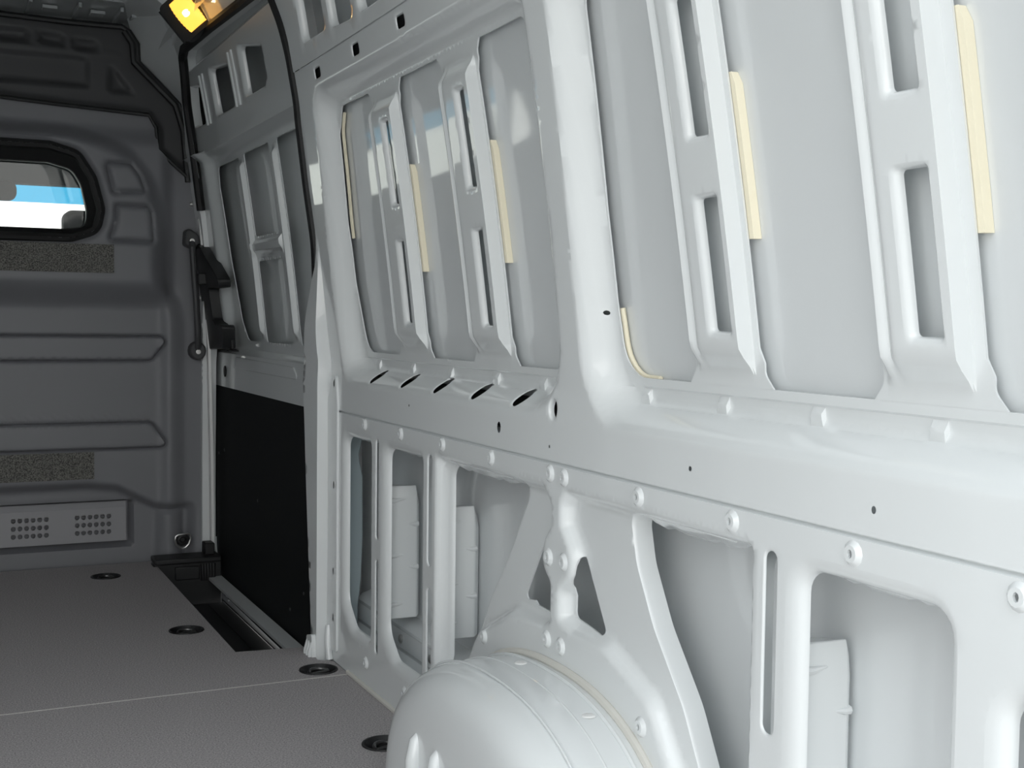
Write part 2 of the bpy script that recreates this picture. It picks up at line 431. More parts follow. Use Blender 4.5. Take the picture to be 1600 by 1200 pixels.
# ---- lower field
RL = arc_round([(1.950, 0.634), (2.46, 0.634), (2.46, 0.16), (2.33, 0.16), (2.23, 0.29), (2.08, 0.365), (1.948, 0.372), (1.917, 0.385), (1.917, 0.462), (1.948, 0.488), (1.948, 0.525), (1.916, 0.560), (1.918, 0.60)], [0.02, 0.02, 0, 0, 0.05, 0.06, 0.02, 0.02, 0.02, 0.03, 0.03, 0.03, 0.03], 5)
RR = arc_round([(1.872, 0.634), (1.335, 0.634), (1.335, 0.02), (1.475, 0.02), (1.530, 0.245), (1.60, 0.335), (1.735, 0.384), (1.845, 0.384), (1.893, 0.398), (1.895, 0.455), (1.852, 0.490), (1.850, 0.522), (1.888, 0.565), (1.890, 0.605)], [0.02, 0.02, 0, 0, 0.05, 0.06, 0.06, 0.04, 0.02, 0.03, 0.03, 0.03, 0.03, 0.03], 5)
DOTS = [(2.925, .656), (2.672, .655), (2.422, .656), (2.175, .654), (1.926, .653), (1.874, .652), (1.630, .652), (1.386, .652), (1.143, .651), (0.896, .651),
        (1.927, .505), (1.872, .506), (2.199, .299), (1.930, .358), (1.877, .358), (1.611, .298), (2.634, .062), (2.905, .062)]
def lower_d(U, V):
    U = np.asarray(U, float); V = np.asarray(V, float); P = np.stack([U, V], 1); d = np.zeros_like(U)
    d = np.maximum(d, 0.022 * sstep(-sdf(P, RR) / 0.022)); d = np.maximum(d, 0.022 * sstep(-sdf(P, RL) / 0.022))
    for y, z in DOTS:
        rr = np.hypot(U - y, V - z); d = d - 0.0055 * sstep((0.0165 - rr) / 0.006)
    # slight set-back along the joint with the belt
    return d + 0.008 * np.clip((V - 0.6695) / 0.003, 0, 1)
def surf_lower(U, V, e=0.0): return B(V, U) + lower_d(U, V) + e, U, V
LH = []                                            # (outer loop, inner loop, depth)
LH.append((arc_round([(2.868, .098), (3.03, .098), (3.114, .165), (3.114, .634), (2.868, .634)], [.03, .06, .06, .05, .03], 6),
           arc_round([(2.884, .122), (3.015, .122), (3.086, .180), (3.086, .612), (2.884, .612)], [.02, .05, .05, .03, .02], 6), 0.017))
LH.append((arc_round([(2.524, .092), (2.72, .092), (2.806, .150), (2.806, .634), (2.524, .634)], [.03, .06, .06, .05, .03], 6),
           arc_round([(2.542, .118), (2.705, .118), (2.772, .170), (2.772, .612), (2.542, .612)], [.02, .05, .05, .03, .02], 6), 0.017))
LH.append((arc_round([(2.345, .13), (2.449, .13), (2.449, .632), (2.050, .632), (2.044, .595), (2.110, .495), (2.215, .365)], [.02, .03, .04, .03, .03, .1, .2], 6),
           arc_round([(2.360, .145), (2.424, .145), (2.424, .612), (2.062, .612), (2.058, .595), (2.122, .495), (2.227, .365)], [.02, .03, .03, .02, .02, .1, .2], 6), 0.012))
LH.append((arc_round([(1.338, .03), (1.405, .03), (1.470, .245), (1.530, .350), (1.615, .450), (1.668, .540), (1.690, .622), (1.338, .622)], [0, 0, .1, .2, .2, .1, .02, .03], 6),
           arc_round([(1.342, .034), (1.401, .034), (1.466, .245), (1.526, .350), (1.611, .450), (1.664, .540), (1.685, .618), (1.342, .618)], [0, 0, .1, .2, .2, .1, .02, .03], 6), 0.034))
LH.append((arc_round([(0.975, .06), (1.20, .06), (1.268, .12), (1.268, .634), (0.975, .634)], [.03, .05, .05, .05, .05], 6),
           arc_round([(0.990, .08), (1.19, .08), (1.238, .135), (1.238, .614), (0.990, .614)], [.02, .04, .04, .03, .035], 6), 0.017))
LH.append((arc_round([(0.81, .06), (0.90, .06), (0.935, .12), (0.935, .565), (0.81, .565)], [.03, .05, .05, .06, .05], 6),
           arc_round([(0.82, .08), (0.885, .08), (0.905, .135), (0.905, .545), (0.82, .545)], [.02, .04, .04, .03, .03], 6), 0.017))
for (a, b) in ((2.832, 0.0125), (2.492, 0.0155), (1.300, 0.0155)):
    for z0, z1 in ((.100, .337), (.380, .630)):
        LH.append((rrect(a - b, a + b, z0, z1, b * .98, 6), rrect(a - b * .80, a + b * .80, z0 + .004, z1 - .004, b * .78, 6), 0.0035))
T1 = arc_round([(1.985, .520), (2.058, .410), (2.048, .402), (2.018, .407), (2.008, .400), (1.950, .398), (1.950, .49)], [.004, .008, .006, .004, .004, .004, .02], 4)
T2 = arc_round([(1.838, .520), (1.846, .488), (1.862, .466), (1.864, .410), (1.766, .400), (1.760, .412), (1.829, .522)], [.006, .02, .015, .012, .008, .006, .006], 4)
dot_holes = [circle(y, z, 0.0042, 0.0055, 8) for y, z in DOTS] + [circle(1.95, 0.62, 0.002, n=6)]
tabs = []
q = Mesh()
plate(q, [(TAIL, 0.0), (3.20, 0.0), (3.20, 0.676), (TAIL, 0.676)], [a for a, b, c in LH] + [T1, T2] + dot_holes, surf_lower, 0.010, 0.010,
      creases=[[(TAIL, 0.6695), (3.20, 0.6695), (3.20, 0.6725), (TAIL, 0.6725)]] + [offset(L, k) for L in (RL, RR) for k in (0, 0.006, 0.011, 0.016, 0.022)] + [circle(y, z, 0.0165, n=12) for y, z in DOTS] + [circle(y, z, 0.0105, n=12) for y, z in DOTS], seg=0.015)
for a, b, c in LH: loft(q, a, b, lip(c, 5), surf_lower)
for L in (T1, T2): loft(q, L, L, [(0, 0), (0, 0.003)], surf_lower, 0.015)
for L in dot_holes: loft(q, L, L, [(0, 0), (0, 0.004)], surf_lower)
q.build('lower_side_panel', 'paint', wall_r)

# folded bracket strips under the top edge of the lower cut-outs
for y0, y1 in ((2.905, 3.05), (2.56, 2.75), (2.10, 2.40), (1.39, 1.63), (1.02, 1.205)):
    q = Mesh(); vv = []; N = 12; prof = [(0.010, 0.622), (0.020, 0.612), (0.030, 0.606), (0.046, 0.606), (0.046, 0.616), (0.012, 0.634)]
    for k in range(N + 1):
        y = y0 + (y1 - y0) * k / N; w = {0: 0.010, 1: 0.003, 2: 0.0, 3: 0.004, 9: 0.004, 11: 0.002, 12: 0.010}.get(k, 0.0)
        for d, z in prof: vv.append((1.0 + d, y, z + (w if z < 0.615 else 0)))
    n = len(prof); ff = [tuple(range(n)), tuple(range(N * n, N * n + n))[::-1]]
    for k in range(N):
        for i in range(n): ff.append((k * n + i, k * n + (i + 1) % n, k * n + n + (i + 1) % n, k * n + n + i))
    q.add(vv, ff); q.build('bracket_strip', 'paint', wall_r)

# box-shaped stiffeners inside the cavity
def stiffener(y, x0, x1, x2, z0, z1):
    q = Mesh(); d = 0.05                               # web facing the tail with a chamfered outer edge
    sec = [(x0, y + d), (x0, y), (x1, y - 0.001), (x2, y + 0.016), (x2, y + d)]; n = len(sec)
    zs = [(z0, 0), (z0 + 0.03, 0), (z1 - 0.05, 0), (z1 - 0.022, 0.004), (z1, 0.013)]; vv = []
    for z, t in zs:
        for i, (a, b) in enumerate(sec): vv.append((a - (t if i == 3 else 0), b + (t * 0.5 if 0 < i < 4 else 0), z - (0.014 if (i >= 3 and z == z1) else 0)))
    ff = [tuple(range(n)), tuple(range((len(zs) - 1) * n, len(zs) * n))[::-1]]
    for k in range(len(zs) - 1):
        for i in range(n): ff.append((k * n + i, k * n + (i + 1) % n, k * n + n + (i + 1) % n, k * n + n + i))
    q.add(vv, ff); o = q.build('cavity_stiffener', 'paint', wall_r, bevel=0.003)
    for zz, far in ((z1 - 0.035, 1), (z1 - 0.095, 0), (z1 - 0.17, 1), (z1 - 0.20, 0), (z0 + 0.035, 1)):      # pressed beads
        q = Mesh(); a, b = (x0, x0 + 0.045) if far else (x1 + 0.002, x1 - 0.028)
        q.tube([(a, y + 0.002, zz), (a + (b - a) * 0.3, y - 0.001, zz), (b, y + 0.003, zz + 0.002)], 0.005, 8, rad=[0.007, 0.005, 0.0015])
        q.build('pressed_bead', 'paint', o)
    return o
stiffener(2.81, 1.026, 1.096, 1.108, 0.190, 0.515)
stiffener(2.47, 1.026, 1.100, 1.116, 0.221, 0.513)
stiffener(1.26, 1.026, 1.101, 1.118, 0.10, 0.510)
# wavy web behind the foremost cut-out
q = Mesh(); poly = [(1.018, 0.66), (1.072, 0.66), (1.071, 0.60), (1.068, 0.575), (1.062, 0.556), (1.064, 0.535), (1.073, 0.497), (1.0745, 0.33), (1.070, 0.22), (1.062, 0.15), (1.060, 0.02), (1.018, 0.02)]
q.prism(poly, lambda x, z: (x, 3.15, z), lambda x, z: (x, 3.19, z)); q.build('cavity_pad', 'pad', wall_r, bevel=0.004)['label'] = 'pale blue-grey wavy web behind the foremost cut-out'
# sill rail at the foot of the cavity
q = Mesh(); sec = [(1.045, 0.0), (1.045, 0.085), (1.075, 0.10), (1.078, 0.150), (1.095, 0.165), (1.125, 0.175), (1.125, 0.0)]
vv = [(x, y, z) for y in (TAIL + 0.04, 3.22) for x, z in sec]; n = len(sec)
q.add(vv, [tuple(range(n)), tuple(range(n, 2 * n))[::-1]] + [(i, (i + 1) % n, n + (i + 1) % n, n + i) for i in range(n)])
rail = q.build('cavity_sill_rail', 'skin', wall_r, bevel=0.004)
for y in (2.86, 2.99, 3.05, 2.66):
    q = Mesh(); q.lathe([(0.011, 0), (0.011, 0.005), (0.006, 0.008), (0.0, 0.009)], 10, Matrix.Translation((1.077, y, 0.126)) @ Matrix.Rotation(-math.pi / 2, 4, 'Y'))
    q.build('bolt', 'steel', rail)

# ---- upper cove above the seam
UO = [arc_round([(2.882, 1.598), (3.085, 1.600), (3.075, 1.80), (2.875, 1.80)], 0.022, 5),
      arc_round([(2.680, 1.582), (2.848, 1.592), (2.842, 1.80), (2.672, 1.80)], 0.022, 5),
      arc_round([(2.45, 1.582), (2.640, 1.582), (2.634, 1.80), (2.45, 1.80)], 0.022, 5),
      arc_round([(2.00, 1.582), (2.40, 1.582), (2.40, 1.80), (2.00, 1.80)], 0.022, 5),
      arc_round([(1.30, 1.582), (1.75, 1.582), (1.75, 1.80), (1.30, 1.80)], 0.022, 5)]
q = Mesh(); plate(q, [(TAIL, 1.545), (3.20, 1.553), (3.20, 1.93), (TAIL, 1.93)], UO, lambda U, V, e=0: surf_face(U, V, e - 0.003), 0.05, 0.02, seg=0.02)
for L in UO:
    c = np.array(L).mean(0); loft(q, L, [tuple(c + (np.array(p) - c) * np.array([0.90, 0.94])) for p in L], lip(0.02, 4), lambda U, V, e=0: surf_face(U, V, e - 0.003))
q.build('cove_panel', 'paint', wall_r)

# ---------------------------------------------------------------- front door frame sheet (around the sliding door)
DO = [(3.255, -0.05), (3.300, 0.30), (3.325, 0.50), (3.340, 0.64), (3.358, 0.765), (3.315, 0.920), (3.265, 1.03), (3.243, 1.115), (3.250, 1.27), (3.236, 1.43), (3.222, 1.48), (3.224, 1.60), (3.242, 1.68),
      (3.300, 1.778), (3.36, 1.806), (4.02, 1.826), (4.40, 1.832), (4.475, 1.815), (4.510, 1.75), (4.560, 1.665), (4.585, 1.50), (4.615, 1.30), (4.655, 1.0), (4.69, 0.72), (4.70, 0.40), (4.70, -0.05)]
DOL = arc_round(DO, [0, .3, .3, .12, .2, .4, .2, .2, .4, .3, .2, .2, .2, .08, .06, 1, .06, .05, .1, .15, 1, 1, 1, 1, .5, 0], 4)
q = Mesh()
def surf_frame(U, V, e=0.0):
    return B(V, U) + 0.002 - 0.036 * np.clip((U - 3.213) / 0.004, 0, 1) * sstep((1.16 - V) / 0.35) + e, U, V
plate(q, [(3.20, -0.06), (4.80, -0.06), (4.80, 1.40), (4.66, 1.58), (4.60, 1.74), (4.53, 1.84), (4.46, 1.90), (4.40, 1.93), (3.20, 1.93)], [DOL], surf_frame, 0.02, 0.02, seg=0.02, creases=[[(3.213, -0.05), (3.217, -0.05), (3.217, 1.2), (3.213, 1.2)]])
inner = [(u, v) for u, v in DOL]
loft(q, DOL, DOL, [(0, 0), (0, 0.004), (0, 0.05)], surf_frame)
q.build('door_frame_panel', 'paint', wall_r)
# lapped flange with clip holes beside the door jamb
fl = arc_round([(3.132, 0.03), (3.215, 0.03), (3.205, 0.45), (3.212, 0.70), (3.150, 0.80), (3.132, 0.70)], [.01, .01, .3, .05, .05, .1], 4)
fh = [circle(3.158, z, 0.006, 0.010, 10) for z in (0.745, 0.475, 0.245, 0.12)] + [circle(3.158, z, 0.0035, n=8) for z in (0.60, 0.365, 0.16)]
q = Mesh(); sf = lambda U, V, e=0.0: (B(V, U) - 0.006 + e, np.asarray(U, float), np.asarray(V, float))
plate(q, fl, fh, sf, 0.03, 0.03); loft(q, fl, fl, [(0, 0), (0, 0.006)], sf)
q.build('jamb_flange', 'paint', wall_r)
# foot of the door jamb
q = Mesh()
q.prism(arc_round([(3.215, -0.05), (3.285, -0.05), (3.275, 0.050), (3.225, 0.062)], .008, 3), lambda y, z: (0.955, y, z), lambda y, z: (0.968, y, z))
for k in range(3):
    q.tube([(0.953, 3.230 + 0.02 * k, -0.03), (0.951, 3.230 + 0.02 * k, 0.01), (0.960, 3.230 + 0.02 * k, 0.04)], 0.006, 8)
q.tube([(0.992, 3.18, 0.0), (0.990, 3.19, 0.05), (0.996, 3.20, 0.09)], 0.010, 8)
q.build('jamb_foot', 'paint', wall_r, bevel=0.003)

# ---------------------------------------------------------------- sliding door
door = tag(empty('door_1'), 'closed sliding side door with pressed steel frame and black lower lining', None, kind='structure')
def door_d(U, V):
    U = np.asarray(U, float); V = np.asarray(V, float)
    d = np.full(U.shape, 0.050)
    d = d - 0.024 * sstep((0.806 - V) / 0.030)                                      # ledge below the windows
    d = d - 0.030 * sstep((V - 1.462) / 0.03) * sstep((1.80 - V) / 0.03)              # upper band stands proud
    d = d - 0.030 * sstep((U - 4.47) / 0.06) * sstep((V - 0.80) / 0.03) * (V < 1.5)
    for a in (4.066, 3.657):                                                        # ribs: steep flank on the rear side
        d = d - 0.016 * sstep((U - a) / 0.007) * sstep((a + 0.050 - U) / 0.03) * sstep((V - 0.845) / 0.03) * sstep((1.43 - V) / 0.03)
    d = d - 0.012 * sstep((V - 1.118) / 0.012) * sstep((1.165 - V) / 0.012) * (U > 3.68) * (U < 4.07)
    return d
def surf_door(U, V, e=0.0): return B(V, U) + door_d(U, V) + e, U, V
DW = [arc_round([(4.118, .832), (4.315, .832), (4.375, .905), (4.440, 1.12), (4.460, 1.37), (4.435, 1.440), (4.122, 1.440)], [.02, .05, .1, .2, .05, .03, .02], 5),
      rrect(3.742, 4.058, 1.177, 1.445, .012, 4), rrect(3.742, 4.058, .832, 1.098, .012, 4), rrect(3.30, 3.650, .832, 1.446, .012, 4)]
DU = [arc_round([(4.372, 1.578), (4.585, 1.585), (4.560, 1.735), (4.372, 1.715)], .018, 4), arc_round([(3.942, 1.574), (4.215, 1.578), (4.215, 1.742), (3.942, 1.712)], .018, 4),
      arc_round([(3.565, 1.577), (3.812, 1.580), (3.806, 1.742), (3.530, 1.690), (3.530, 1.60)], .018, 4)]
q = Mesh(); plate(q, arc_round([(3.20, 0.655), (4.82, 0.655), (4.82, 1.85), (3.20, 1.85)], 0), DW + DU, surf_door, 0.012, 0.010, seg=0.015,
      creases=[[(a + k, 0.84), (a + k + 0.0035, 0.84), (a + k + 0.0035, 1.435), (a + k, 1.435)] for a in (4.066, 3.657) for k in (0.0, 0.007, 0.020, 0.035)]
      + [[(3.70, z), (4.05, z), (4.05, z + 0.006), (3.70, z + 0.006)] for z in (1.118, 1.124, 1.153, 1.159)])
for L in DW: loft(q, L, L, [(0, 0), (0, 0.003)], surf_door)
for L in DU:
    c = np.array(L).mean(0); loft(q, L, [tuple(c + (np.array(p) - c) * 0.90) for p in L], lip(0.022, 5), surf_door)
q.build('door_frame', 'door_paint', door)
q = Mesh(); plate(q, [(3.20, 0.60), (4.83, 0.60), (4.83, 1.95), (3.20, 1.95)], [], lambda U, V, e=0: (B(V, U) + 0.085 + 0.05 * sstep((V - 1.48) / 0.06), U, V), 0.15, 0.03, seg=0.08)
q.build('door_outer_skin', 'door_paint', door)
# vertical webs between the upper openings
for y in (4.345, 4.30, 3.915, 3.87):
    q = Mesh(); q.tube([(float(B(z, y)) + 0.020, y, z) for z in (1.57, 1.64, 1.70, 1.735)], 0.006, 8); q.build('pressed_bead', 'door_paint', door)
# long dark-shadowed ledge panel with its bright pressing
q = Mesh(); q.prism(arc_round([(3.60, 0.730), (4.47, 0.730), (4.40, 0.772), (3.66, 0.766)], 0.012, 4), lambda y, z: (float(B(z, y)) + 0.022, y, z), lambda y, z: (float(B(z, y)) + 0.040, y, z))
q.build('ledge_pressing', 'door_paint', door, bevel=0.004)
# lower lining
card = arc_round([(3.30, 0.662), (4.735, 0.664), (4.735, 0.0), (4.57, -0.125), (3.30, -0.135)], [0, .01, .14, .10, 0], 8)
q = Mesh(); q.prism(card, lambda y, z: (1.028, y, z), lambda y, z: (1.034, y, z)); q.build('door_card', 'card', door)['label'] = 'black lower door lining'
fr = arc_round([(3.28, 0.672), (4.755, 0.674), (4.750, -0.005), (4.573, -0.132), (3.28, -0.142)], [0, .01, .15, .10, 0], 8)
q = Mesh(); q.prism(fr, lambda y, z: (1.034, y, z), lambda y, z: (1.060, y, z)); q.build('door_lower_shell', 'door_paint', door)
part('door_sill', 'rubber', door, ((1.036, 3.30, -0.30), (1.20, 4.80, -0.155)))
q = Mesh(); q.tube([(1.030, y, z) for y, z in fr[10:-1]], 0.0035, 8); q.build('door_lower_edge', 'door_paint', door)
for y, z in ((4.60, 0.42), (4.10, 0.30), (3.70, 0.02), (4.69, 0.40), (3.55, 0.10)):
    q = Mesh(); q.lathe([(0.006, 0), (0.005, 0.002), (0.0, 0.003)], 8, Matrix.Translation((1.028, y, z)) @ Matrix.Rotation(-math.pi / 2, 4, 'Y')); q.build('clip', 'black', door)
q = Mesh(); q.lathe([(0.021, 0), (0.020, 0.002), (0.0, 0.003)], 16, Matrix.Translation((1.024, 4.575, 0.713)) @ Matrix.Rotation(-math.pi / 2, 4, 'Y')); q.build('clip_hole_disc', 'rubber', door)  # low black disc standing in for the shade inside a clip hole
# rubber seal round the opening
q = Mesh(); sl = [p for p in DOL if p[1] > 0.86 and not (p[0] > 4.4 and p[1] < 1.20)]
q.tube([(float(B(v, u)) + 0.006, u, v) for u, v in sl], 0.0165, 8); q.build('door_seal', 'rubber', door)['label'] = 'black rubber door seal'
# black lock mechanism cover on the front edge and a small stud
brk = [(4.70, 1.19), (4.62, 1.165), (4.39, 1.045), (4.40, 1.018), (4.56, 1.015), (4.545, 0.905), (4.50, 0.885), (4.40, 0.885), (4.44, 0.80), (4.70, 0.79)]
q = Mesh(); q.prism(arc_round(brk, 0.012, 3), lambda y, z: (float(B(z, y)) - 0.018, y, z), lambda y, z: (float(B(z, y)) + 0.030, y, z))
q.box((0.93, 4.58, 1.03), (0.965, 4.66, 1.07)); q.build('lock_cover', 'black', door, bevel=0.004)['label'] = 'black plastic lock cover'
q = Mesh(); q.tube([(1.0, 4.35, 0.80), (1.0, 4.35, 0.832)], 0.006, 8); q.lathe([(0.022, 0), (0.022, 0.004), (0.010, 0.010)], 10, Matrix.Translation((1.0, 4.35, 0.792))); q.build('stud', 'rubber', door)

# ---------------------------------------------------------------- white front jamb strip
q = Mesh(); pts = [(0.944, 1.30), (0.962, 1.05), (0.978, 0.80), (0.988, 0.40), (0.992, 0.0), (0.994, -0.10)]
for (x0, z0), (x1, z1) in zip(pts, pts[1:]):
    q.add([(x0, 4.655, z0), (x0 + 0.010, 4.652, z0), (x0 + 0.010, 4.69, z0), (x0, 4.69, z0), (x1, 4.655, z1), (x1 + 0.010, 4.652, z1), (x1 + 0.010, 4.69, z1), (x1, 4.69, z1)],
          [(0, 1, 5, 4), (1, 2, 6, 5), (2, 3, 7, 6), (3, 0, 4, 7)])
tag(q.build('trim_1', 'white', smooth=60), 'narrow white strip upright between grey bulkhead and sliding door', None, kind='structure')

# ---------------------------------------------------------------- bulkhead
wall_f = tag(empty('wall_front'), 'dark grey moulded bulkhead with a wide window behind the cab', None, kind='structure')
YB = 4.72; XC = 0.11
def mirror(pts): return pts + [(2 * XC - x, z) for x, z in reversed(pts)]
edge_r = [(0.992, -0.02), (0.988, 0.40), (0.978, 0.85), (0.955, 1.30), (0.942, 1.40), (0.934, 1.415)]
seam_r = [(0.934, 1.412), (0.808, 1.520), (0.803, 1.600), (0.775, 1.645), (0.615, 1.652), (0.399, 1.661), (0.274, 1.668), (0.11, 1.670)]
low_loop = mirror(edge_r + seam_r[1:])
win = arc_round(mirror([(0.50, 1.185), (0.585, 1.215), (0.600, 1.29), (0.572, 1.40), (0.520, 1.480), (0.43, 1.505)]), [.06, .05, .06, .1, .05, .05] + [.05, .05, .1, .06, .05, .06], 6)
body = arc_round([(-.7, -0.2), (0.908, -0.2), (0.908, 0.90), (0.895, 0.98), (0.838, 1.05), (0.835, 1.30), (0.800, 1.42), (0.70, 1.54), (0.50, 1.60), (-.3, 1.60)], [0, 0, .1, .06, .05, .3, .2, .15, .2, 0], 6)
REC1 = arc_round([(-.55, .748), (.785, .748), (.853, .838), (-.63, .842)], [.02, .03, .02, .02], 5)
REC2 = arc_round([(-.63, .425), (.853, .424), (.785, .520), (-.56, .521)], [.02, .02, .03, .02], 5)
Q1 = arc_round([(.640, 1.352), (.753, 1.358), (.735, 1.42), (.705, 1.458), (.616, 1.455)], .012, 4)
Q2 = arc_round([(.625, 1.180), (.785, 1.178), (.775, 1.285), (.760, 1.308), (.650, 1.308), (.648, 1.25)], .014, 4)
PREC = rrect(-.50, .722, .055, .232, .012, 4)
NICHE = arc_round([(.785, -.05), (.912, -.05), (.912, .195), (.80, .195)], .02, 4)
def groove(P, loop, w, dep):
    d = dist(P, loop); return dep * np.exp(-(d / w) ** 2)
def bulk_d(U, V):
    P = np.stack([U, V], 1)
    g = -0.055 * sstep(-sdf(P, body) / 0.075)                       # moulded body stands proud of its flange
    g = g - 0.035 * sstep((V - 0.93) / 0.11) * sstep((0.87 - U) / 0.06) * sstep((1.60 - V) / 0.08) + 0.050 * sstep((1.045 - V) / 0.11) * sstep((0.9 - U) / 0.1) # overhang under the felt strip
    zs = np.interp(U, [-.5, .56, .66, .80, .86, 1.0], [.288, .298, .285, .212, .208, .208])
    g = g + 0.048 * sstep((zs + 0.012 - V) / 0.040) * sstep((0.95 - U) / 0.04)
    g = g + 0.040 * sstep(-sdf(P, PREC) / 0.010)
    g = g - 0.022 * sstep(-sdf(P, NICHE) / 0.03)
    for L in (REC1, REC2):
        g = g + groove(P, L, 0.0042, 0.014) - 0.003 * sstep(-sdf(P, L) / 0.01)
    for L in (Q1, Q2): g = g + groove(P, L, 0.0075, 0.017)
    g = g + 0.03 * sstep((0.03 - dist(P, win)) / 0.03) * (1 - inside(P, win))
    for zr in (.545, .722):                                         # row of pimples
        pu = (U - 0.02) % 0.045 - 0.0225; g = g - 0.002 * np.exp(-((pu / 0.004) ** 2 + ((V - zr) / 0.004) ** 2)) * (U < .86)
    return g
def surf_bulk(U, V, e=0.0): return U, YB + bulk_d(U, V) + e, V
q = Mesh(); plate(q, low_loop, [win], surf_bulk, 0.009, 0.0085, seg=0.012, creases=[offset(L, k) for L in (REC1, REC2) for k in (-.0075, -.0035, 0, .0035, .0075)] + [offset(L, k) for L in (Q1, Q2) for k in (-.008, 0, .008)]); loft(q, win, win, [(0, 0), (0, 0.03)], surf_bulk)
q.build('bulkhead_panel', 'plastic', wall_f, smooth=60)
# upper section
top_r = [(0.935, 1.41), (0.918, 1.598), (0.889, 1.689), (0.741, 1.831), (0.737, 1.895), (0.708, 1.938), (0.683, 1.953), (0.487, 1.950), (0.277, 1.954), (0.11, 1.956)]
up_loop = top_r + [(2 * XC - x, z) for x, z in reversed(top_r[:-1])] + [(2 * XC - x, z) for x, z in seam_r[1:-1]] + [seam_r[-1]] + [p for p in reversed(seam_r[1:-1])]
RU = [rrect(-.36, .575, 1.725, 1.838, .014, 4), arc_round([(.635, 1.715), (.735, 1.715), (.645, 1.832)], .01, 3),
      rrect(.25, .375, 1.865, 1.918, .01, 3), rrect(.40, .49, 1.863, 1.912, .01, 3), rrect(.515, .605, 1.856, 1.900, .01, 3)]
def surf_up(U, V, e=0.0):
    P = np.stack([U, V], 1); g = np.full(U.shape, 0.01)
    for L in RU: g = g + 0.016 * sstep(-sdf(P, L) / 0.016)
    g = g - 0.014 * sstep((0.022 - dist(P, seam_r + seam_r[::-1])) / 0.012) 
    g = g - 0.014 * sstep((V - 1.845) / 0.01) * sstep((1.857 - V) / 0.01) * (U < .68)
    return U, YB + g + e, V
q = Mesh(); plate(q, up_loop, [], surf_up, 0.012, 0.010, seg=0.015); q.build('bulkhead_upper_panel', 'plastic_dark', wall_f, smooth=60)
# edge lips
q = Mesh(); tr = [(x, YB - 0.004, z) for x, z in mirror(top_r[:-1] )]; q.tube(tr, 0.011, 8); q.build('edge_lip', 'black', wall_f)
q = Mesh(); q.tube([(x, YB - 0.012, z) for x, z in seam_r], 0.0075, 8); q.build('edge_lip', 'black', wall_f)
q = Mesh(); q.tube([(x - 0.016, YB - 0.008, z) for x, z in top_r[:-4]], 0.013, 8); q.build('edge_lip', 'black', wall_f)
def bscrew(x, z, r, name, m, dy=0.0, y=None):
    q = Mesh(); yy = (YB + float(bulk_d(np.array([x]), np.array([z]))[0])) if y is None else y
    mt = Matrix.Translation((x, yy + dy, z)) @ Matrix.Rotation(math.pi / 2, 4, 'X')
    q.lathe([(r, 0), (r, 0.002), (r * .72, 0.004), (r * .5, 0.0045), (r * .45, 0.002), (0.0, 0.0015)], 12, mt); return q.build(name, m, wall_f)
for x, z in ((.931, 1.330), (.951, 1.153), (.963, .983), (.970, .808), (.974, .584), (.976, .361), (.976, .070)): bscrew(x, z, 0.0075, 'screw', 'steel')
for p in ((20, 161), (82, 168), (164, 178), (225, 188), (146, 91), (174, 94), (155, 135), (237, 230), (255, 253), (272, 267), (186, 54), (18, 30), (81, 39), (135, 46), (163, 51), (280, 188)):
    d = ROT.transposed() @ Vector((p[0] - 800, -(p[1] - 600), -FPX)); t = (YB) / d.y
    bscrew(d.x * t, CAM_Z + d.z * t, 0.008, 'bolt', 'rubber' if p not in ((280, 188), (186, 54)) else 'steel', y=YB - 0.004)
# window rubber and pane
q = Mesh()
inn = arc_round(mirror([(0.47, 1.217), (0.556, 1.228), (0.558, 1.29), (0.540, 1.38), (0.508, 1.432), (0.43, 1.452)]), [.06, .05, .06, .1, .05, .05] + [.05, .05, .1, .06, .05, .06], 6)
wy = YB + bulk_d(np.array([p[0] for p in win]), np.array([p[1] for p in win])); n = len(win)
q.tube([(x, y - 0.010, z) for (x, z), y in zip(win, wy)], 0.0165, 8, closed=True)
vv = [(x, y + 0.002, z) for (x, z), y in zip(win, wy)] + [(x, YB - 0.020, z) for x, z in inn] + [(x, YB + 0.03, z) for x, z in inn]
q.add(vv, [(i, (i + 1) % n, n + (i + 1) % n, n + i) for i in range(n)] + [(n + i, n + (i + 1) % n, 2 * n + (i + 1) % n, 2 * n + i) for i in range(n)])
q.tube([(x, YB - 0.020, z) for x, z in inn], 0.002, 6, closed=True)
w1 = tag(empty('window_1', (XC, YB, 1.18)), 'wide rounded window in the bulkhead looking into the cab', None, kind='structure')
def unparent(o, p): o.parent = p; o.matrix_parent_inverse = Matrix.Translation(p.location).inverted(); return o
unparent(q.build('window_gasket', 'rubber'), w1)
q = Mesh(); q.prism(inn, lambda x, z: (x, YB + 0.018, z), lambda x, z: (x, YB + 0.022, z)); unparent(q.build('pane', 'pane'), w1)
# felt strips and vent plate
def slab(x0, x1, z0, z1, th, m, name, wob=0.0):
    q = Mesh(); U = np.linspace(x0, x1, 24); V = np.linspace(z0, z1, 6); UU, VV = np.meshgrid(U, V, indexing='ij')
    X, Y, Z = surf_bulk(UU.ravel(), VV.ravel(), -th); Xb, Yb, Zb = surf_bulk(UU.ravel(), VV.ravel(), 0.002)
    n = len(X); vv = [tuple(p) for p in zip(X, Y, Z)] + [tuple(p) for p in zip(Xb, Yb, Zb)]; ff = []
    for i in range(23):
        for j in range(5): ff.append((i * 6 + j, i * 6 + j + 1, i * 6 + j + 7, i * 6 + j + 6))
    rim = [i * 6 for i in range(24)] + [23 * 6 + j for j in range(1, 6)] + [i * 6 + 5 for i in range(22, -1, -1)] + [j for j in range(4, 0, -1)]
    for a, b in zip(rim, rim[1:] + rim[:1]): ff.append((a, b, n + b, n + a))
    return q.add(vv, ff).build(name, m)
